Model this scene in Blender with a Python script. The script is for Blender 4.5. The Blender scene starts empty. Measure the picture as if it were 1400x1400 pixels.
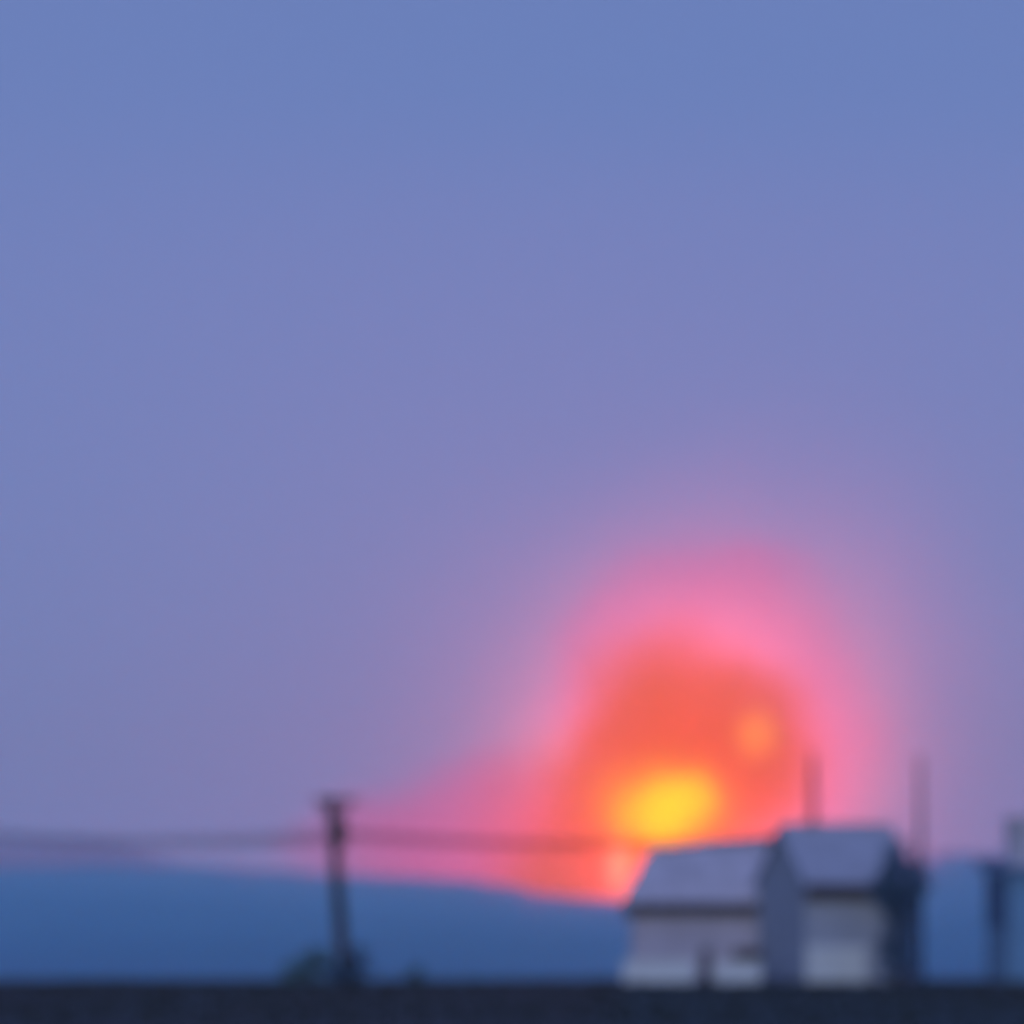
import bpy, bmesh, math, random
from mathutils import Vector, Matrix, noise
random.seed(7)
R = math.radians
scene = bpy.context.scene
col = scene.collection

# ------------------------------------------------------------------ camera
CAM_H = 1.6                      # eye height over the field
FOV = R(8.0)                     # a long lens, the picture is a distant crop
HORIZON = 1290.0                 # eye level in the 1400 px picture
cam_data = bpy.data.cameras.new('camera')
cam = bpy.data.objects.new('camera', cam_data); col.objects.link(cam)
cam_data.sensor_width = 36.0
cam_data.angle = FOV
cam_data.shift_y = (HORIZON - 700.0) / 1400.0
cam_data.clip_start = 0.5; cam_data.clip_end = 20000
cam.location = (0, 0, CAM_H); cam.rotation_euler = (R(90), 0, 0)
cam_data.dof.use_dof = True      # the lens was focused close by: everything is out of focus
cam_data.dof.focus_distance = 30.0
cam_data.dof.aperture_fstop = (cam_data.lens / 1000.0) / 0.112
scene.camera = cam

def k(Y):                        # metres per picture pixel at the distance Y
    return 2 * math.tan(FOV / 2) * Y / 1400.0
def X(px, Y): return (px - 700.0) * k(Y)
def Z(py, Y): return CAM_H + (HORIZON - py) * k(Y)

# ------------------------------------------------------------------ dusk sky
world = bpy.data.worlds.new('World'); scene.world = world; world.use_nodes = True
wn = world.node_tree; wn.nodes.clear()
wo = wn.nodes.new('ShaderNodeOutputWorld'); bg = wn.nodes.new('ShaderNodeBackground')
sky = wn.nodes.new('ShaderNodeTexSky'); sky.sky_type = 'NISHITA'; sky.sun_disc = False
SUN_EL, SUN_ROT = R(6.0), R(195.0)          # the sun is about to set behind the camera
sky.sun_elevation = SUN_EL; sky.sun_rotation = SUN_ROT
sky.air_density = 1.0; sky.dust_density = 0.3; sky.ozone_density = 4.0
bg.inputs[1].default_value = 0.02
wn.links.new(sky.outputs[0], bg.inputs[0])
# blue hour airlight: the same in every direction round, a little paler towards the horizon
geo = wn.nodes.new('ShaderNodeTexCoord'); sep = wn.nodes.new('ShaderNodeSeparateXYZ'); wn.links.new(geo.outputs['Generated'], sep.inputs[0])
ramp = wn.nodes.new('ShaderNodeValToRGB'); wn.links.new(sep.outputs['Z'], ramp.inputs[0])
re = ramp.color_ramp.elements
re[0].position = 0.0; re[0].color = (0.062, 0.162, 0.492, 1)
re[1].position = 1.0; re[1].color = (0.10, 0.19, 0.50, 1)
e_ = re.new(0.14); e_.color = (0.128, 0.167, 0.430, 1)
bg2 = wn.nodes.new('ShaderNodeBackground'); wn.links.new(ramp.outputs[0], bg2.inputs[0]); bg2.inputs[1].default_value = 1.0
add = wn.nodes.new('ShaderNodeAddShader'); wn.links.new(bg.outputs[0], add.inputs[0]); wn.links.new(bg2.outputs[0], add.inputs[1])
wn.links.new(add.outputs[0], wo.inputs[0])

sun_d = bpy.data.lights.new('sun', 'SUN'); sun = bpy.data.objects.new('sun', sun_d); col.objects.link(sun)
sun_d.energy = 0.7; sun_d.angle = R(15); sun_d.color = (1.0, 0.96, 0.95)
sd = Vector((math.sin(SUN_ROT) * math.cos(SUN_EL), math.cos(SUN_ROT) * math.cos(SUN_EL), math.sin(SUN_EL)))
sun.rotation_euler = sd.to_track_quat('Z', 'Y').to_euler(); sun.location = (0, -20, 30)

# ------------------------------------------------------------------ picture
vs = scene.view_settings
scene.display_settings.display_device = 'sRGB'
vs.view_transform = 'Standard'; vs.look = 'None'; vs.exposure = 0.0; vs.gamma = 1.0; vs.use_curve_mapping = False
scene.render.engine = 'CYCLES'
cy = scene.cycles
cy.use_denoising = True
cy.use_adaptive_sampling = True; cy.adaptive_threshold = 0.03
cy.max_bounces = 8; cy.diffuse_bounces = 3; cy.volume_bounces = 2; cy.transparent_max_bounces = 48
cy.volume_step_rate = 1.0; cy.volume_max_steps = 256
cy.sample_clamp_indirect = 4.0

# ------------------------------------------------------------------ helpers
def tag(o, label=None, cat=None, group=None, kind=None):
    if label: o['label'] = label
    if cat: o['category'] = cat
    if group: o['group'] = group
    if kind: o['kind'] = kind
    return o

def empty(name, loc, rz=0.0, **kw):
    o = bpy.data.objects.new(name, None); col.objects.link(o)
    o.location = loc; o.rotation_euler = (0, 0, rz); o.empty_display_size = 0.3
    return tag(o, **kw)

def link_mesh(name, verts, faces, mat, parent=None, smooth=False, loc=None):
    me = bpy.data.meshes.new(name); me.from_pydata([tuple(v) for v in verts], [], faces); me.update()
    bm = bmesh.new(); bm.from_mesh(me); bmesh.ops.recalc_face_normals(bm, faces=bm.faces); bm.to_mesh(me); bm.free()
    if smooth:
        for p in me.polygons: p.use_smooth = True
    me.materials.append(mat)
    o = bpy.data.objects.new(name, me); col.objects.link(o)
    if parent: o.parent = parent
    if loc: o.location = loc
    return o

class MB:
    """Collects boxes, bars and prisms for one mesh object."""
    def __init__(s): s.v = []; s.f = []
    def poly(s, vs, fs):
        n = len(s.v); s.v += [Vector(v) for v in vs]; s.f += [tuple(i + n for i in f) for f in fs]; return s
    def box(s, x0, x1, y0, y1, z0, z1):
        return s.poly([(x0,y0,z0),(x1,y0,z0),(x1,y1,z0),(x0,y1,z0),(x0,y0,z1),(x1,y0,z1),(x1,y1,z1),(x0,y1,z1)],
                      [(0,3,2,1),(4,5,6,7),(0,1,5,4),(1,2,6,5),(2,3,7,6),(3,0,4,7)])
    def bar(s, a, b, ra, rb=None, n=8):
        a, b = Vector(a), Vector(b); rb = ra if rb is None else rb
        d = (b - a).normalized(); u = d.orthogonal().normalized(); w = d.cross(u)
        vs = []
        for p, r in ((a, ra), (b, rb)):
            for i in range(n):
                t = 2 * math.pi * i / n; vs.append(p + r * (math.cos(t) * u + math.sin(t) * w))
        fs = [(i, (i + 1) % n, n + (i + 1) % n, n + i) for i in range(n)] + [tuple(range(n - 1, -1, -1)), tuple(range(n, 2 * n))]
        return s.poly(vs, fs)
    def tube(s, pts, radii, n=6):
        for (a, b, ra, rb) in zip(pts[:-1], pts[1:], radii[:-1], radii[1:]): s.bar(a, b, ra, rb, n)
        return s
    def slab(s, quad, t):
        """A plate of thickness t under the four (or more) given corners, along the plate's normal."""
        q = [Vector(v) for v in quad]; nrm = (q[1] - q[0]).cross(q[2] - q[0]).normalized()
        if nrm.z < 0: nrm = -nrm
        m = len(q); vs = q + [v - nrm * t for v in q]
        fs = [tuple(range(m)), tuple(range(2 * m - 1, m - 1, -1))] + [(i, (i + 1) % m, m + (i + 1) % m, m + i) for i in range(m)]
        return s.poly(vs, fs)
    def build(s, name, mat, parent=None, smooth=False): return link_mesh(name, s.v, s.f, mat, parent, smooth)

def material(name, base, rough=0.8, vary=0.25, scale=3.0, bump=0.3, bscale=20.0, base2=None, stretch=(1, 1, 1)):
    m = bpy.data.materials.new(name); m.use_nodes = True
    nt = m.node_tree; b = nt.nodes['Principled BSDF']; L = nt.links.new
    tc = nt.nodes.new('ShaderNodeTexCoord'); mp = nt.nodes.new('ShaderNodeMapping'); L(tc.outputs['Object'], mp.inputs[0])
    mp.inputs['Scale'].default_value = stretch
    nz = nt.nodes.new('ShaderNodeTexNoise'); nz.inputs['Scale'].default_value = scale; nz.inputs['Detail'].default_value = 5
    L(mp.outputs[0], nz.inputs['Vector'])
    rp = nt.nodes.new('ShaderNodeValToRGB'); e = rp.color_ramp.elements
    lo = [c * (1 - vary) for c in base]; hi = list(base2) if base2 else [min(1, c * (1 + vary)) for c in base]
    e[0].position = 0.32; e[0].color = (*lo, 1); e[1].position = 0.68; e[1].color = (*hi, 1)
    L(nz.outputs[0], rp.inputs[0]); L(rp.outputs[0], b.inputs['Base Color'])
    n2 = nt.nodes.new('ShaderNodeTexNoise'); n2.inputs['Scale'].default_value = bscale; n2.inputs['Detail'].default_value = 6
    L(mp.outputs[0], n2.inputs['Vector'])
    bp = nt.nodes.new('ShaderNodeBump'); bp.inputs['Strength'].default_value = bump; bp.inputs['Distance'].default_value = 0.05
    L(n2.outputs[0], bp.inputs['Height']); L(bp.outputs[0], b.inputs['Normal'])
    b.inputs['Roughness'].default_value = rough
    b.inputs['Specular IOR Level'].default_value = 0.25
    return m

M = {
    'field':   material('field_grass', (0.028, 0.046, 0.048), 0.95, 0.4, 0.35, 0.6, 6.0),
    'blade':   material('dry_grass', (0.022, 0.026, 0.014), 0.9, 0.4, 3.0, 0.1),
    'valley':  material('valley_meadow', (0.07, 0.09, 0.05), 0.95, 0.4, 0.02, 0.4, 0.4),
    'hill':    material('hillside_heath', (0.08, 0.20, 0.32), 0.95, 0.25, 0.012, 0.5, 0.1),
    'render':  material('wall_render', (0.46, 0.46, 0.60), 0.9, 0.12, 0.8, 0.2, 12.0),
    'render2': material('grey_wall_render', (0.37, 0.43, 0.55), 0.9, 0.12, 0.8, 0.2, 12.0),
    'dark':    material('dark_blue_shade_and_trim', (0.07, 0.15, 0.29), 0.85, 0.25, 1.2, 0.3, 9.0),
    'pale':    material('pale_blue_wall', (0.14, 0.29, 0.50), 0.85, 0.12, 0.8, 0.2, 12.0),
    'blue':    material('blue_wall_paint', (0.15, 0.32, 0.54), 0.85, 0.12, 0.8, 0.2, 12.0),
    'shade':   material('gable_shade_boarding', (0.25, 0.31, 0.42), 0.85, 0.25, 1.2, 0.3, 9.0, stretch=(6, 6, 0.5)),  # shade on the tall house's gable side, painted as a darker wall colour
    'roof':    material('roof_metal', (0.58, 0.54, 0.62), 0.6, 0.15, 1.0, 0.15, 8.0),
    'roof2':   material('slate_roof', (0.44, 0.45, 0.54), 0.6, 0.15, 1.0, 0.15, 8.0),
    'fascia':  material('dark_fascia', (0.06, 0.06, 0.075), 0.7, 0.2, 2.0, 0.1),
    'white':   material('white_paint', (0.66, 0.74, 0.80), 0.6, 0.08, 1.5, 0.1),
    'stone':   material('garden_wall_whitewash', (0.62, 0.70, 0.78), 0.85, 0.12, 1.5, 0.3, 8.0),
    'wood':    material('weathered_wood', (0.055, 0.045, 0.04), 0.9, 0.35, 2.0, 0.4, 10.0, stretch=(5, 5, 0.4)),
    'steel':   material('dark_steel', (0.06, 0.06, 0.065), 0.5, 0.2, 4.0, 0.1),
    'ceramic': material('insulator_ceramic', (0.12, 0.07, 0.05), 0.3, 0.1, 4.0, 0.02),
    'cable':   material('black_cable', (0.02, 0.02, 0.022), 0.6, 0.2, 3.0, 0.05),
    'leaf':    material('dark_leaves', (0.075, 0.16, 0.14), 0.7, 0.45, 2.5, 0.1),
    'leaf2':   material('blue_green_leaves', (0.06, 0.13, 0.21), 0.7, 0.45, 2.5, 0.1),
    'bark':    material('bark', (0.05, 0.04, 0.032), 0.9, 0.3, 4.0, 0.5, 14.0, stretch=(4, 4, 0.6)),
}

# ------------------------------------------------------------------ ground
EDGE = 316.0
def field_z(x, y):
    e = EDGE + 1.5 * noise.noise((x * 0.05, 0, 3))
    if y < e: z = 0.0
    else: z = -5.0 * min(1.0, (y - e) / 26.0)
    t = max(0.0, min(1.0, (y - 60) / 40))
    return z + t * 0.05 * noise.noise((x * 0.15, y * 0.08, 0)) if y < e + 26 else -5.0

xs = [-2600, -1400, -700, -300, -120] + [-60 + i * 1.0 for i in range(121)] + [120, 300, 700, 1400, 2600]
ys = [-300, -100, 0, 60] + [100 + i * 6 for i in range(34)] + [304 + i * 1.2 for i in range(40)]
v = [(x, y, field_z(x, y)) for y in ys for x in xs]
nx = len(xs)
f = [(j * nx + i, j * nx + i + 1, (j + 1) * nx + i + 1, (j + 1) * nx + i) for j in range(len(ys) - 1) for i in range(nx - 1)]
ground = tag(link_mesh('ground', v, f, M['field'], smooth=True), 'dark grass field filling the foreground', kind='structure')
YV = ys[-1]
v = []; rows = [YV + (6200 - YV) * (j / 40.0) ** 1.6 for j in range(41)]
cols = [-2600 + 5200 * i / 60 for i in range(61)]
for j, y in enumerate(rows):
    for x in cols: v.append((x, y, -5.0 + (0 if j == 0 else 0.35 * noise.noise((x * 0.01, y * 0.01, 5)))))
f = [(j * 61 + i, j * 61 + i + 1, (j + 1) * 61 + i + 1, (j + 1) * 61 + i) for j in range(40) for i in range(60)]
tag(link_mesh('valley', v, f, M['valley'], smooth=True), 'valley floor below the bank, running back to the hills', kind='structure')

# low grass tufts, thick along the far edge of the field
bm_v = []; bm_f = []
rg = random.Random(3)
for i in range(9000):
    y = 140 + (EDGE - 141) * (1 - rg.random() ** 1.8); x = (rg.random() - 0.5) * (y * 0.17)
    h = 0.06 + 0.12 * rg.random(); a = rg.random() * math.pi; w = 0.05 + 0.05 * rg.random()
    z = field_z(x, y) - 0.02; dx, dy = math.cos(a) * w, math.sin(a) * w; lx, ly = (rg.random() - .5) * .12, (rg.random() - .5) * .12
    n = len(bm_v); bm_v += [(x - dx, y - dy, z), (x + dx, y + dy, z), (x + lx, y + ly, z + h)]; bm_f.append((n, n + 1, n + 2))
tag(link_mesh('grass', bm_v, bm_f, M['blade']), 'low dark grass tufts over the field', kind='stuff')

# ------------------------------------------------------------------ hills
def interp(tab, x):
    if x <= tab[0][0]: return tab[0][1]
    for (a, fa), (b, fb) in zip(tab[:-1], tab[1:]):
        if x <= b:
            t = (x - a) / (b - a); t = t * t * (3 - 2 * t); return fa + (fb - fa) * t
    return tab[-1][1]

def hill(name, label, crest, dist, px0, px1, n, depth, base=-5.4, seed=0, bumps=0.04, mat=None):
    """A ridge whose crest runs through the given directions and distances, with a long front slope and a back slope."""
    v = []; m = 22
    for i in range(n):
        px = px0 + (px1 - px0) * i / (n - 1)
        D = interp(dist, px); cz = Z(interp(crest, px), D); cx = X(px, D)
        for j in range(m):
            t = j / (m - 1) * 2 - 1                     # -1 front foot, 0 crest, 1 back foot
            s = 0.5 + 0.5 * math.cos(math.pi * abs(t))
            y = D + t * depth
            z = base + (cz - base) * s
            z += bumps * (cz - base) * noise.fractal((cx * 0.015, y * 0.006, seed), 1.0, 2.0, 4) * (0.35 + math.sin(math.pi * min(1, abs(t))))
            v.append((cx * (1 + 0.15 * (y - D) / D), y, z))
    f = [(i * m + j, i * m + j + 1, (i + 1) * m + j + 1, (i + 1) * m + j) for i in range(n - 1) for j in range(m - 1)]
    return tag(link_mesh(name, v, f, mat or M['hill'], smooth=True), label, kind='structure')

crest = [(-900, 1200), (-300, 1190), (0, 1186), (180, 1181), (300, 1184), (390, 1191), (480, 1197), (560, 1199), (640, 1202),
         (700, 1210), (745, 1221), (800, 1226), (870, 1229), (1000, 1220), (1150, 1195), (1290, 1168), (1340, 1170), (1420, 1176), (1800, 1180), (2400, 1195)]
dist = [(-900, 1440), (0, 1480), (520, 1460), (900, 1450), (1400, 1490), (2400, 1430)]
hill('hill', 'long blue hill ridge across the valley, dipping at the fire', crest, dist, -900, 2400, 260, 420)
crest2 = [(-1200, 1130), (-400, 1136), (0, 1139), (130, 1146), (190, 1160), (260, 1182), (400, 1200), (600, 1215)]
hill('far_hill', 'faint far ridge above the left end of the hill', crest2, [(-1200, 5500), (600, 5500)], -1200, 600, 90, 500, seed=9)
dist2 = [(-1200, 5500), (600, 5500)]

# ------------------------------------------------------------------ buildings
YH = 300.0                                    # the houses stand near the far edge of the field
def local(o, w):                              # world point into the frame of an Empty turned about z
    d = Vector(w) - o.location; c, s = math.cos(-o.rotation_euler.z), math.sin(-o.rotation_euler.z)
    return Vector((c * d.x - s * d.y, s * d.x + c * d.y, d.z))

# the tall house: a gabled house turned so that its shaded gable shows at the left
th = R(17.0)
hx = X(1101, YH)
tall = empty('gabled_house', (hx, YH, 0), th, label='taller gabled house with dark gable wall and pale garage door, beside the dark tree', cat='house')
Lw, Dp, He, Hr = 4.75, 5.9, Z(1204, YH), Z(1131, YH)
def gable_house(o, L, D, he, hr, ov, vg, wall_front, wall_gable, roof_m):
    fr = MB().box(0, L, 0, 0.3, -0.1, he); fr.build('front_wall', wall_front, o)
    bw = MB().box(0, L, D - 0.3, D, -0.1, he); bw.build('back_wall', wall_front, o)
    for x0, x1 in ((0.003, 0.3), (L - 0.3, L - 0.003)):
        g = MB(); pts = [(0.3, -0.1), (D - 0.3, -0.1), (D - 0.3, he - 0.05), (D / 2, hr - 0.12), (0.3, he - 0.05)]
        n = 5
        g.poly([(x0, a, b) for a, b in pts] + [(x1, a, b) for a, b in pts],
               [tuple(range(n - 1, -1, -1)), tuple(range(n, 2 * n))] + [(i, (i + 1) % n, n + (i + 1) % n, n + i) for i in range(n)])
        g.build('gable_wall', wall_gable, o)
    sl = (hr - he) / (D / 2)
    z0 = he - sl * ov
    r = [MB().slab([(-vg, -ov, z0 + .12), (L + vg, -ov, z0 + .12), (L + vg, D / 2, hr + .12), (-vg, D / 2, hr + .12)], 0.12),
         MB().slab([(-vg, D + ov, z0 + .12), (L + vg, D + ov, z0 + .12), (L + vg, D / 2, hr + .12), (-vg, D / 2, hr + .12)], 0.12)]
    roofs = [q.build('roof', roof_m, o) for q in r]
    return roofs, z0
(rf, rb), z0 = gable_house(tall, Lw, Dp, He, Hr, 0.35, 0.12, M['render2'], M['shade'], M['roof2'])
# boards of the gable, a little proud, its shade put into their colour
nb = 9
bw_ = Dp / nb
board_me = None
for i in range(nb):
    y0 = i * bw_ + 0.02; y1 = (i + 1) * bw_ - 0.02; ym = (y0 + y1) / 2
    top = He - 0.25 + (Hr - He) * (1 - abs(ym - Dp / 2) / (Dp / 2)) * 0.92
    MB().box(-0.035 - 0.006 * (i % 2), 0.0, y0, y1, 0.02, top).build('shade_board', M['shade'], tall)
# roof: ridge cap and standing seams
MB().bar((-0.14, Dp / 2, Hr + 0.13), (Lw + 0.14, Dp / 2, Hr + 0.13), 0.11, n=8).build('ridge_cap', M['roof2'], rf)
MB().box(-0.14, Lw + 0.14, -0.52, -0.36, z0 - 0.52, z0 + 0.10).build('fascia_board', M['fascia'], tall)
gut = MB().bar((-0.14, -0.6, z0 + 0.02), (Lw + 0.14, -0.6, z0 + 0.02), 0.09); gut.build('gutter', M['fascia'], tall)
MB().bar((Lw - 0.15, -0.1, 0.0), (Lw - 0.15, -0.55, z0), 0.05).build('downpipe', M['fascia'], tall)
# verge boards of the left gable
for s in (0, 1):
    ya, yb = (-0.35, Dp / 2) if s == 0 else (Dp + 0.35, Dp / 2)
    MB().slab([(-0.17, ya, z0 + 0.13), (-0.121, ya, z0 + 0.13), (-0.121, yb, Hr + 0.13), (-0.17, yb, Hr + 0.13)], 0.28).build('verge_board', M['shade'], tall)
# garage door of four panels in a frame
gd = MB().box(0.05, 2.62, -0.05, -0.003, 0.0, 1.42).build('garage_door', M['stone'], tall)
for i in range(4):
    MB().box(0.13, 2.54, -0.085, -0.05, 0.05 + i * 0.34, 0.05 + i * 0.34 + 0.31).build('panel', M['white'], gd)
# window band over the door: a pale lintel
MB().box(0.0, 2.7, -0.075, -0.003, 1.42, 1.50).build('lintel', M['stone'], tall)

# the low house to its left, with a hipped roof and a whitewashed plinth
yL = YH + 6.0
lx0, lx1 = X(864, yL), X(1056, yL)
low = empty('low_house', (lx0, yL, 0), 0, label='low pale house with hipped grey roof, its left end just before the yellow flames', cat='house')
LL = lx1 - lx0; DL = 5.0; heL = Z(1236, yL); hr0, hr1 = Z(1160, yL), Z(1145, yL)
MB().box(0, LL, 0, 0.3, -0.1, heL).build('front_wall', M['render'], low)
MB().box(0, LL, DL - 0.3, DL, -0.1, heL).build('back_wall', M['render'], low)
MB().box(0.003, 0.3, 0.3, DL - 0.3, -0.1, heL).build('end_wall', M['render'], low)
MB().box(LL - 0.3, LL - 0.003, 0.3, DL - 0.3, -0.1, heL).build('end_wall', M['render'], low)
ov = 0.35; zE = heL + 0.06
A, B, C_, D_ = (-ov, -ov, zE), (LL + 0.05, -ov, zE), (LL + 0.05, DL + ov, zE), (-ov, DL + ov, zE)
P, Q = (0.85, DL / 2, hr0), (LL + 0.05, DL / 2, hr1)
rl = MB().slab([A, B, Q, P], 0.12).build('roof', M['roof'], low)
MB().slab([D_, C_, Q, P], 0.12).build('roof', M['roof'], low)
MB().slab([A, D_, P], 0.12).build('roof', M['roof'], low)
MB().bar(P, Q, 0.10).build('ridge_cap', M['roof'], rl)
MB().bar(A, P, 0.08).build('hip_cap', M['roof'], rl)
MB().box(-ov - 0.02, LL + 0.05, -ov - 0.03, -ov + 0.02, zE - 0.55, zE - 0.02).build('fascia_board', M['fascia'], low)
MB().box(-ov - 0.02, LL + 0.05, -ov + 0.023, -0.003, zE - 0.55, zE - 0.49).build('soffit', M['fascia'], low)
MB().bar((-ov - 0.02, -ov - 0.1, zE - 0.08), (LL + 0.05, -ov - 0.1, zE - 0.08), 0.08).build('gutter', M['fascia'], low)
# lean-to shelf at the gable end (dark ledge)
MB().box(X(1003, yL) - lx0, LL - 0.02, -0.9, -0.003, Z(1310, yL), Z(1297, yL)).build('porch_ledge', M['fascia'], low)

# whitewashed garden wall in two lengths with a dark gate post between them
yW = YH - 2.2
def garden_wall(pa, pb, top, label):
    w = empty('garden_wall', (X(pa, yW), yW, 0), 0, label=label, cat='wall', group='whitewashed garden walls')
    L = X(pb, yW) - X(pa, yW); h = Z(top, yW)
    MB().box(0, L, 0, 0.25, -0.1, h - 0.06).build('wall', M['stone'], w)
    m = max(2, round(L / 0.75)); s = L / m
    for i in range(m):
        MB().box(i * s + 0.01, (i + 1) * s - 0.01, -0.03, 0.28, h - 0.06, h + 0.012 * (i % 3)).build('coping_stone', M['stone'], w)
    return w
garden_wall(852, 950, 1313, 'longer whitewashed garden wall left of the dark gate post')
garden_wall(976, 1040, 1316, 'short whitewashed garden wall between the gate post and the gable wall')
gp = empty('gate_post', (X(965, yW), yW + 0.12, 0), 0, label='dark gate post between the two whitewashed garden walls', cat='post')
MB().box(-0.2, 0.2, -0.2, 0.2, -0.1, Z(1302, yW)).build('shaft', M['fascia'], gp)
hp = Z(1302, yW)
MB().poly([(-.26, -.26, hp + .003), (.26, -.26, hp + .003), (.26, .26, hp + .003), (-.26, .26, hp + .003), (0, 0, hp + .22)],
          [(3, 2, 1, 0), (0, 1, 4), (1, 2, 4), (2, 3, 4), (3, 0, 4)]).build('cap', M['fascia'], gp)

# the house cut off by the right edge of the picture
yC = YH + 4
cx0 = X(1379, yC)
cut = empty('edge_house', (cx0, yC, 0), R(13), label='house cut off by the right edge of the picture, with dark end wall and chimney', cat='house')
hC = Z(1190, yC); WC, DC = 6.5, 3.2
MB().box(0, WC, 0, 0.3, -0.1, hC).build('front_wall', M['blue'], cut)
MB().box(0, WC, DC - 0.3, DC, -0.1, hC).build('back_wall', M['blue'], cut)
MB().box(0.003, 0.3, 0.303, DC - 0.303, -0.1, hC).build('end_wall', M['pale'], cut)  # lower part paler, its fade into fog put into the colour
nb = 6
for i in range(nb):                                        # end wall's shade put in as dark boards over its upper part
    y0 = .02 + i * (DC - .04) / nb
    MB().box(-0.04 - .006 * (i % 2), 0.0, y0 + .015, y0 + (DC - .04) / nb - .015, 2.3, hC - .02).build('shade_board', M['dark'], cut)
zc = hC + 0.1
rc = MB().slab([(-.3, -.35, zc), (WC, -.35, zc), (WC, DC + .35, zc + .4), (-.3, DC + .35, zc + .4)], 0.16).build('roof', M['roof2'], cut)
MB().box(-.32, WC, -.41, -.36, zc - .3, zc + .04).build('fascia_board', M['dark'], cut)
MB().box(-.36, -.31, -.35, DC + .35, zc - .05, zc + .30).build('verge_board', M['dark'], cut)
ch = MB().box(0.45, 1.75, 0.9, 2.0, zc + .05, Z(1122, yC)).build('chimney', M['roof2'], rc)
MB().box(0.38, 1.82, 0.83, 2.07, Z(1122, yC) + .003, Z(1116, yC)).build('coping', M['roof2'], rc)

# two thin aerial masts
def mast(px, ytop, ybase, Y, r, label, foot):
    o = empty('aerial_mast', (X(px, Y), Y, foot), 0, label=label, cat='mast', group='aerial masts by the houses')
    h = Z(ytop, Y) - foot
    MB().tube([(0, 0, -0.02), (0, 0, h * .6), (0, 0, h)], [r, r * .85, r * .5], 8).build('pole', M['steel'], o)
    a = MB().bar((-0.06, 0, h * .93), (0.06, 0, h * .93), 0.015)
    MB().bar((0, -0.5, h * .96), (0, 0.4, h * .96), 0.016, n=6).build('boom', M['steel'], o)
    for i in range(5):
        y = -0.45 + i * 0.2
        MB().bar((-0.16 + i * .012, y, h * .96), (0.16 - i * .012, y, h * .96), 0.008, n=5).build('element', M['steel'], o)
    MB().box(-r * 1.6, r * 1.6, -r * 1.6, r * 1.6, -0.02, 0.12).build('bracket', M['steel'], o)
    return o
ca, sa = math.cos(th), math.sin(th)
def on_tall(lx, ly): return (hx + ca * lx - sa * ly, YH + sa * lx + ca * ly)
mx, my = on_tall(1.35, Dp / 2)
mast(700 + mx / k(my), 1030, 1128, my, 0.15, 'thin aerial mast on the ridge of the taller house, against the pink glow', Hr + 0.2)
mast(1258, 1034, 1340, YH + 9, 0.14, 'thin free standing aerial mast behind the dark tree', 0.0)

# ------------------------------------------------------------------ utility pole and wires
YP = 285.0
pole = empty('utility_pole', (X(471, YP), YP, 0), 0, label='dark leaning wooden utility pole with crossarm and transformer against the purple sky', cat='utility pole')
top = Vector((X(453, YP) - X(471, YP), 0, Z(1090, YP)))
def on_pole(t): return top * t
MB().tube([on_pole(-0.02), on_pole(.4), on_pole(1.0)], [0.27, 0.25, 0.20], 12).build('shaft', M['wood'], pole, True)
cz = Z(1096, YP); cxm = top.x * cz / top.z
xa = MB().bar((cxm - 0.62, -0.2, cz + 0.06), (cxm + 1.0, -0.2, cz - 0.02), 0.09, n=6).build('crossarm', M['wood'], pole)
for s, dx in ((-1, -0.6), (1, 0.98)):
    MB().bar((cxm + dx * .8, -0.2, cz), (top.x * .86, -0.16, cz - 0.85), 0.065, n=6).build('brace', M['steel'], pole)
for dx in (-0.5, 0.42, 0.85):
    i_ = MB()
    for q in range(3): i_.bar((cxm + dx, -0.2, cz + .07 + q * .05), (cxm + dx, -0.2, cz + .11 + q * .05), 0.065 - .008 * q, 0.05, 8)
    i_.build('insulator', M['ceramic'], pole)
tz = Z(1141, YP); tx = top.x * tz / top.z + 0.24
tr = MB().bar((tx, -0.12, tz - 0.45), (tx, -0.12, tz + 0.45), 0.25, n=14).build('transformer', M['steel'], pole, False)
MB().bar((tx, -0.12, tz + 0.453), (tx, -0.12, tz + 0.56), 0.27, 0.2, 14).build('lid', M['steel'], tr)
for dx in (-.12, .12): MB().bar((tx + dx, -0.12, tz + .5), (tx + dx, -0.12, tz + .78), 0.05, .035, 8).build('bushing', M['ceramic'], tr)
for q in range(5):
    a = -0.5 + q * 0.25
    MB().box(tx - .2, tx + .2, -0.12 - .32, -0.12 - .235, tz - .45 + q * .17, tz - .38 + q * .17).build('cooling_fin', M['steel'], tr)
MB().bar((top.x * .3 + .17, -0.1, 0.0), (tx, -0.15, tz - .5), 0.035, n=6).build('conduit', M['steel'], pole)

def wire(a, b, sag, r, label, n=28):
    a, b = Vector(a), Vector(b); pts = []
    for i in range(n + 1):
        t = i / n; p = a.lerp(b, t); p.z -= sag * 4 * t * (1 - t); pts.append(p - a)
    w = MB().tube(pts, [r] * (n + 1), 6).build('power_cable', M['cable'])
    w.location = a
    return tag(w, label, 'cable', 'overhead cables of the utility pole')
px_ = pole.location.x
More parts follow.
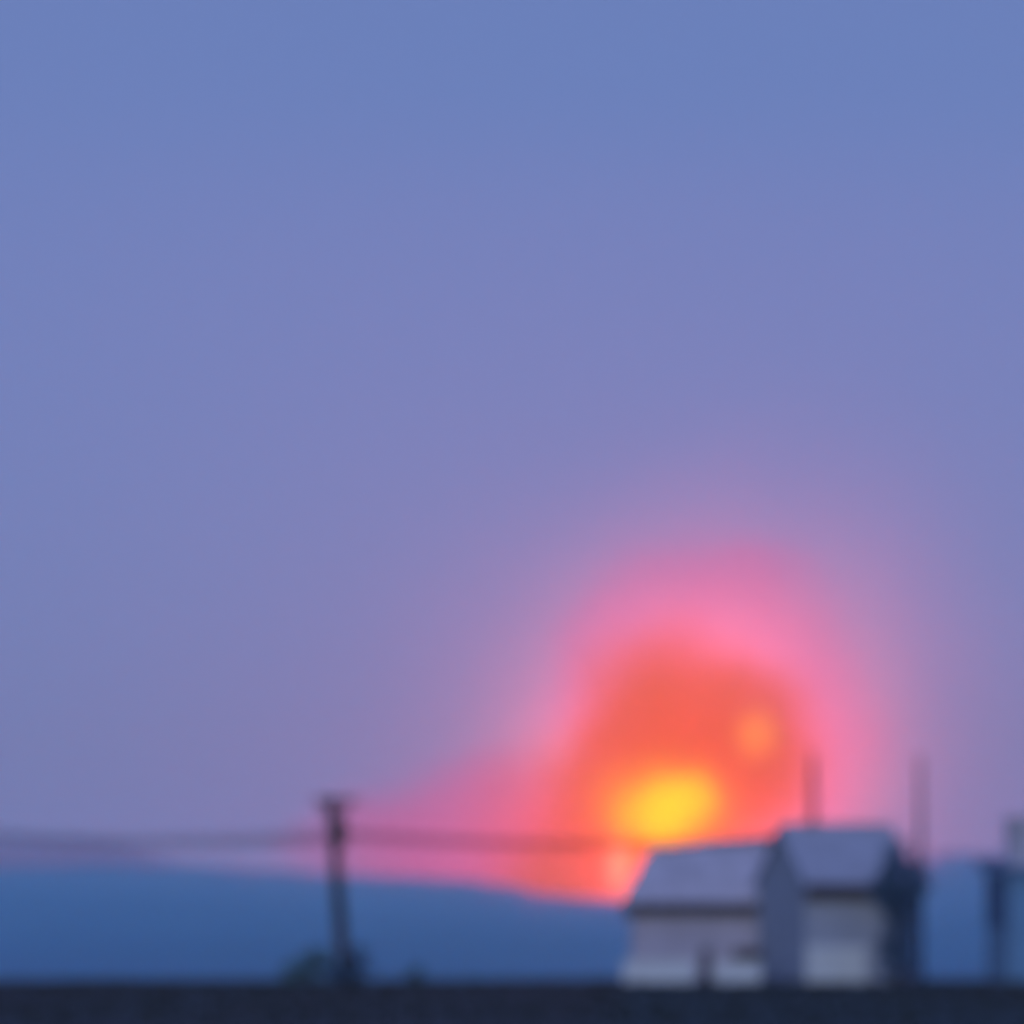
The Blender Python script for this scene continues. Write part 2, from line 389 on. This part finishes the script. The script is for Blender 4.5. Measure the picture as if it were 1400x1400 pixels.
# second pole, outside the picture at the left, holds the far end of the left cables
for j, (dz, dy) in enumerate(((0.0, -0.25), (0.2, -0.1), (-0.17, -0.3))):
    nm = ('middle', 'upper', 'lower')[j]
    wire((px_ + tx - .3, YP + dy, tz + dz - .12), (X(-60, 620), 620 + dy, Z(1134, 620) + dz), 0.55, 0.040, nm + ' of the three cables running left from the utility pole')
gx, gy = on_tall(-0.16, Dp / 2)
for j, (dz, dy) in enumerate(((0.0, -0.25), (0.2, -0.1))):
    nm = ('lower', 'upper')[j]
    wire((px_ + tx + .3, YP + dy, tz + dz - .12), (gx, gy, Hr - 0.55 + dz), 0.3, 0.045, nm + ' of the two cables running right from the utility pole to the gable')

# ------------------------------------------------------------------ trees and shrubs
def leaf_cloud(rg, blobs, n, size):
    """Small leaf-sized faces spread through uneven lobes, thinner towards the outside."""
    v = []; f = []
    tot = sum(b[3] * b[4] * b[5] for b in blobs)
    for (bx, by, bz, rx, ry, rz) in blobs:
        m = int(n * rx * ry * rz / tot)
        for _ in range(m):
            while True:
                p = Vector((rg.uniform(-1, 1), rg.uniform(-1, 1), rg.uniform(-1, 1)))
                if p.length < 1: break
            q = Vector((bx + p.x * rx, by + p.y * ry, bz + p.z * rz))
            if noise.noise(q * 1.7) < -0.22 or (p.length > .75 and rg.random() < .45): continue
            s = size * rg.uniform(.6, 1.4)
            u = Vector((rg.gauss(0, 1), rg.gauss(0, 1), rg.gauss(0, .6))).normalized(); w = u.orthogonal().normalized()
            n0 = len(v); v += [q - u * s, q + w * s * .45, q + u * s, q - w * s * .45]; f.append((n0, n0 + 1, n0 + 2, n0 + 3))
    return v, f

def tree(name, label, cat, x, y, h, blobs, leaves, size, mat, trunk_r, seed, limbs=7, group=None):
    rg = random.Random(seed)
    o = empty(name, (x, y, -0.02), 0, label=label, cat=cat, group=group)
    t = MB(); pts = [Vector((0, 0, -.05))]; rad = [trunk_r]
    for i in range(1, 6):
        pts.append(Vector((rg.uniform(-.04, .04) * h * .5, rg.uniform(-.04, .04) * h * .5, h * .85 * i / 5))); rad.append(trunk_r * (1 - .17 * i))
    t.tube(pts, rad, 8); t.build('trunk', M['bark'], o, True)
    l = MB()
    for i in range(limbs):
        b = blobs[i % len(blobs)]; a = pts[1 + i % 4]
        e = Vector((b[0] + rg.uniform(-.6, .6) * b[3], b[1] + rg.uniform(-.6, .6) * b[4], b[2] + rg.uniform(-.2, .6) * b[5]))
        mid = a.lerp(e, .5) + Vector((0, 0, .06 * h))
        l.tube([a, mid, e], [trunk_r * .45, trunk_r * .3, trunk_r * .1], 5)
    lo = l.build('limbs', M['bark'], o, True); lo['kind'] = 'stuff'
    v, f = leaf_cloud(rg, blobs, leaves, size)
    link_mesh('crown', v, f, mat, o)
    return o

# dark tree at the right corner of the tall house
yT = YH - 1.0
tree('broadleaf_tree', 'dark bluish tree at the right corner of the taller house', 'tree', X(1230, yT), yT, 6.0,
     [(0.0, 0, 4.6, 1.05, .95, 1.25), (-.45, .1, 3.8, .9, .85, 1.0), (.5, -.1, 4.1, .9, .9, 1.0), (-.1, 0, 3.0, .9, .9, .9), (-.2, 0, 1.7, .85, .85, 1.1), (-.15, 0, .8, .9, .9, .8), (.05, 0, 5.6, .45, .45, .5)],
     7500, 0.10, M['leaf2'], 0.17, 4)
# shrubs round the foot of the utility pole
tree('shrub', 'broad dark shrub left of the utility pole', 'shrub', X(425, YP + 3), YP + 3, 1.7,
     [(-.1, 0, .7, .9, .7, .65), (.35, 0, 1.05, .55, .5, .55), (-.75, .1, .45, .6, .5, .45), (.75, 0, .5, .5, .5, .5)], 2600, 0.075, M['leaf'], 0.06, 11, 6, 'shrubs round the utility pole')
tree('shrub', 'smaller dark shrub hugging the foot of the utility pole on its right', 'shrub', X(487, YP - 1), YP - 1, 1.8,
     [(-.2, 0, .55, .65, .5, .6), (.1, 0, 1.25, .42, .4, .4), (.3, 0, .45, .55, .5, .45), (-.7, 0, .5, .6, .5, .5)], 2300, 0.075, M['leaf2'], 0.05, 12, 6, 'shrubs round the utility pole')
tree('shrub', 'lone low dark bush on the field edge, right of the utility pole', 'shrub', X(570, YH), YH, .9,
     [(0, 0, .32, .45, .4, .34), (.1, 0, .5, .25, .25, .22)], 900, 0.06, M['leaf'], 0.04, 13, 5, 'shrubs round the utility pole')

# ------------------------------------------------------------------ fire behind the ridge
YF = 1545.0
def vol_material(name, build):
    m = bpy.data.materials.new(name); m.use_nodes = True; nt = m.node_tree; nt.nodes.clear()
    out = nt.nodes.new('ShaderNodeOutputMaterial'); build(nt, out); return m

def field_nodes(nt, blobs, warp, wscale, sharp):
    """Sum of soft ellipsoids in object space, edges pushed about by noise. Returns a socket."""
    L = nt.links.new
    tc = nt.nodes.new('ShaderNodeTexCoord')
    nz = nt.nodes.new('ShaderNodeTexNoise'); nz.inputs['Scale'].default_value = wscale; nz.inputs['Detail'].default_value = 3
    L(tc.outputs['Object'], nz.inputs['Vector'])
    sb = nt.nodes.new('ShaderNodeVectorMath'); sb.operation = 'SUBTRACT'; L(nz.outputs['Color'], sb.inputs[0]); sb.inputs[1].default_value = (.5, .5, .5)
    ml = nt.nodes.new('ShaderNodeVectorMath'); ml.operation = 'MULTIPLY_ADD'; L(sb.outputs[0], ml.inputs[0])
    ml.inputs[1].default_value = (warp, warp, warp); L(tc.outputs['Object'], ml.inputs[2])
    acc = None
    for (c, r, w) in blobs:
        a = nt.nodes.new('ShaderNodeVectorMath'); a.operation = 'SUBTRACT'; L(ml.outputs[0], a.inputs[0]); a.inputs[1].default_value = c
        d = nt.nodes.new('ShaderNodeVectorMath'); d.operation = 'DIVIDE'; L(a.outputs[0], d.inputs[0]); d.inputs[1].default_value = r
        ln = nt.nodes.new('ShaderNodeVectorMath'); ln.operation = 'LENGTH'; L(d.outputs[0], ln.inputs[0])
        mr = nt.nodes.new('ShaderNodeMapRange'); mr.interpolation_type = 'SMOOTHERSTEP'
        mr.inputs[1].default_value = 1.0; mr.inputs[2].default_value = sharp; mr.inputs[3].default_value = 0.0; mr.inputs[4].default_value = w
        L(ln.outputs['Value'], mr.inputs[0])
        if acc is None: acc = mr.outputs[0]
        else:
            ad = nt.nodes.new('ShaderNodeMath'); ad.operation = 'ADD'; L(acc, ad.inputs[0]); L(mr.outputs[0], ad.inputs[1]); acc = ad.outputs[0]
    cl = nt.nodes.new('ShaderNodeMath'); cl.operation = 'MINIMUM'; L(acc, cl.inputs[0]); cl.inputs[1].default_value = 1.0
    return cl.outputs[0]

def hull(name, blobs, mat, parent, grow=1.0, sub=4):
    """Closed lumpy skin round the blobs: every direction pushed out to the farthest blob surface."""
    bm = bmesh.new(); bmesh.ops.create_icosphere(bm, subdivisions=sub, radius=1.0)
    c0 = Vector(blobs[0][0])
    for vtx in bm.verts:
        d = vtx.co.normalized(); best = 0.1
        for (c, r, w) in blobs:
            o = c0 - Vector(c); R_ = Vector(r) * grow
            oo = Vector((o.x / R_.x, o.y / R_.y, o.z / R_.z)); dd = Vector((d.x / R_.x, d.y / R_.y, d.z / R_.z))
            A_ = dd.dot(dd); B_ = oo.dot(dd); C0 = oo.dot(oo) - 1; disc = B_ * B_ - A_ * C0
            if disc > 0: best = max(best, (-B_ + math.sqrt(disc)) / A_)
        vtx.co = c0 + d * best
        vtx.co.z = max(vtx.co.z, -4.0 - fz)            # nothing reaches below the valley floor
    me = bpy.data.meshes.new(name); bm.to_mesh(me); bm.free()
    for p in me.polygons: p.use_smooth = True
    me.materials.append(mat); o = bpy.data.objects.new(name, me); col.objects.link(o); o.parent = parent
    return o

kF = k(YF)
def FB(px, py, rx, ry, depth=None, w=1.0, dy=0.0):     # a blob given by its place and size as seen at the fire's distance
    return ((X(px, YF) - fx, dy, Z(py, YF) - fz), (rx * kF, (depth or min(rx, ry)) * kF, ry * kF), w)
fx, fz = X(910, YF), Z(1228, YF) - 6
fire = empty('fire', (fx, YF, fz), 0, label='huge orange fireball with a yellow core rising behind the hill ridge', cat='fire')

def flame_mat(name, blobs, color, absorb, emit, warp, wscale, sharp, skin):
    def b(nt, out):
        L = nt.links.new
        fsock = field_nodes(nt, blobs, warp, wscale, sharp)
        ab = nt.nodes.new('ShaderNodeVolumeAbsorption'); ab.inputs['Color'].default_value = (*absorb[0], 1)
        em = nt.nodes.new('ShaderNodeEmission'); em.inputs[0].default_value = (*color, 1)
        m1 = nt.nodes.new('ShaderNodeMath'); m1.operation = 'MULTIPLY'; L(fsock, m1.inputs[0]); m1.inputs[1].default_value = absorb[1]
        m2 = nt.nodes.new('ShaderNodeMath'); m2.operation = 'MULTIPLY'; L(fsock, m2.inputs[0]); m2.inputs[1].default_value = emit
        L(m1.outputs[0], ab.inputs['Density']); L(m2.outputs[0], em.inputs['Strength'])
        ad = nt.nodes.new('ShaderNodeAddShader'); L(ab.outputs[0], ad.inputs[0]); L(em.outputs[0], ad.inputs[1])
        L(ad.outputs[0], out.inputs['Volume'])
        tr_ = nt.nodes.new('ShaderNodeBsdfTransparent'); e2 = nt.nodes.new('ShaderNodeEmission')
        e2.inputs[0].default_value = (*color, 1); e2.inputs[1].default_value = skin
        a2 = nt.nodes.new('ShaderNodeAddShader'); L(tr_.outputs[0], a2.inputs[0]); L(e2.outputs[0], a2.inputs[1]); L(a2.outputs[0], out.inputs['Surface'])
    return vol_material(name, b)

halo = [FB(960, 1010, 290, 305, 150, 1.0, 30), FB(975, 825, 235, 155, 95, 1.0, 30), FB(850, 890, 135, 140, 110, .8, 30), FB(1050, 765, 100, 66, 90, .5, 30),
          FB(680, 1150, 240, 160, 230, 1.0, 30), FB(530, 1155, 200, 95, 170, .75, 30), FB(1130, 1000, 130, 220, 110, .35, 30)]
hull('smoke_halo', halo, flame_mat('smoke_halo_emission', halo, (1.0, 0.03, 0.08), ((0.6, 0.15, 0.45), 0.014), 0.0072, 18.0, 0.045, 0.45, 0.0), fire, 1.0)  # pink halo of firelit smoke, put in as dim red emission
ball = [FB(925, 1100, 212, 215, 125), FB(915, 975, 182, 172, 105), FB(1000, 985, 132, 118, 95), FB(1035, 1035, 138, 155, 95), FB(840, 1100, 152, 195, 95), FB(790, 1205, 165, 118, 75, .9), FB(755, 1125, 180, 185, 75, .30)]
hull('fireball', ball, flame_mat('fireball_glow', ball, (1.0, 0.33, 0.0), ((0.5, 0.05, 0.02), 0.12), 0.0350, 9.0, 0.06, 0.0, 0.001), fire, 1.0)
core = [FB(904, 1116, 92, 66, 60, 1.0, -20), FB(936, 1088, 70, 50, 42, 1.0, -20), FB(905, 1110, 150, 118, 80, .35, -14)]
hull('flame_core', core, flame_mat('flame_core_glow', core, (0.85, 0.72, 0.0), ((0.88, 0.7, 0.03), 0.11), 0.088, 6.0, 0.12, 0.05, 0.001), fire, 1.0, 3)
flare = [FB(1030, 1008, 46, 54, 34, 1.0, -20.0)]
hull('flame_flare', flare, flame_mat('flame_flare_glow', flare, (1.0, 0.55, 0.04), ((0.9, 0.5, 0.2), 0.04), 0.06, 4.0, 0.12, 0.0, 0.001), fire, 1.0, 3)
spark = [FB(845, 1188, 27, 62, 26, 1.0, -18.0)]
hull('flame_flare', spark, flame_mat('pale_flare_glow', spark, (1.0, 0.55, 0.42), ((0.9, 0.6, 0.5), 0.03), 0.10, 4.0, 0.12, 0.0, 0.001), fire, 1.05, 3)
# the light the fire throws on the smoke, the haze and the ridge
for (px, py, e, rad, dy) in ((910, 1180, 6.0e6, 9.0, 70), (945, 1000, 0.35e6, 16.0, 30)):
    ld = bpy.data.lights.new('fire_light', 'POINT'); lo = bpy.data.objects.new('fire_light', ld); col.objects.link(lo)
    ld.energy = e; ld.color = (1.0, 0.10, 0.05); ld.shadow_soft_size = rad; lo.parent = fire
    lo.location = (X(px, YF) - fx, dy, Z(py, YF) - fz)

# ------------------------------------------------------------------ smoke lit by the fire
smoke_blobs = [FB(960, 1010, 400, 470, 240, 1.0, 30), FB(1120, 820, 420, 430, 240, .4, 40), FB(980, 950, 640, 600, 300, .35, 70), FB(1000, 860, 190, 160, 160, .8), FB(900, 900, 170, 140, 150, .6), FB(700, 1150, 330, 130, 150, .8), FB(1080, 1080, 150, 170, 120, .6)]
def smoke_b(nt, out):
    L = nt.links.new
    fs = field_nodes(nt, smoke_blobs, 26.0, 0.03, 0.0)
    p = nt.nodes.new('ShaderNodeVolumeScatter'); p.inputs['Color'].default_value = (0.95, 0.9, 0.92, 1); p.inputs['Anisotropy'].default_value = 0.0
    m1 = nt.nodes.new('ShaderNodeMath'); m1.operation = 'MULTIPLY'; L(fs, m1.inputs[0]); m1.inputs[1].default_value = 0.0012
    L(m1.outputs[0], p.inputs['Density']); L(p.outputs[0], out.inputs['Volume'])
sm = empty('smoke_anchor', (fx, YF, fz)) if False else None
smoke = hull('smoke', smoke_blobs, vol_material('smoke_volume', smoke_b), None, 1.1, 4)
smoke.location = (fx, YF, fz)
tag(smoke, 'pink smoke lit by the fire, spreading low to the left', kind='stuff')

# ------------------------------------------------------------------ mist lying in the valley, up to just under the ridge
def mist_b(nt, out):
    p = nt.nodes.new('ShaderNodeVolumePrincipled')
    p.inputs['Color'].default_value = (0.10, 0.55, 1.0, 1); p.inputs['Density'].default_value = 5.0e-3
    p.inputs['Absorption Color'].default_value = (1, 1, 1, 1)
    nt.links.new(p.outputs[0], out.inputs['Volume'])
MIST = vol_material('mist_volume', mist_b)
def mist(crest, dist, px0, px1, n, back, gap, label):
    v = []; m = 7
    for i in range(n):
        px = px0 + (px1 - px0) * i / (n - 1); D = interp(dist, px); cz_ = Z(interp(crest, px), D)
        for t in (0, .25, .5, .75, 1):
            y = D - t * back
            v.append((X(px, y), y, max(-5.0, CAM_H + (cz_ - CAM_H) * y / D - gap)))
        v.append((X(px, D - back - 10), D - back - 10, -5.6)); v.append((X(px, D), D, -5.6))
    f = [(i * m + j, i * m + (j + 1) % m, (i + 1) * m + (j + 1) % m, (i + 1) * m + j) for i in range(n - 1) for j in range(m)]
    f += [tuple(range(m)), tuple((n - 1) * m + j for j in range(m))]
    tag(link_mesh('mist', v, f, MIST), label, kind='stuff')
mist(crest, dist, -880, 2380, 130, 440, 0.2, 'blue evening mist lying in the valley below the ridge')
mist(crest2, dist2, -1180, 590, 60, 420, 0.4, 'blue evening mist below the far ridge')

# ------------------------------------------------------------------ haze
def haze_b(nt, out):
    p = nt.nodes.new('ShaderNodeVolumePrincipled')
    p.inputs['Color'].default_value = (0.85, 0.74, 1.0, 1); p.inputs['Density'].default_value = 1.1e-4
    p.inputs['Absorption Color'].default_value = (1, 1, 1, 1)
    nt.links.new(p.outputs[0], out.inputs['Volume'])
hz = MB().box(-2650, 2650, -350, 6300, -7.5, 178).build('haze', vol_material('haze_volume', haze_b))
tag(hz, 'thin blue evening haze filling the valley', kind='stuff')
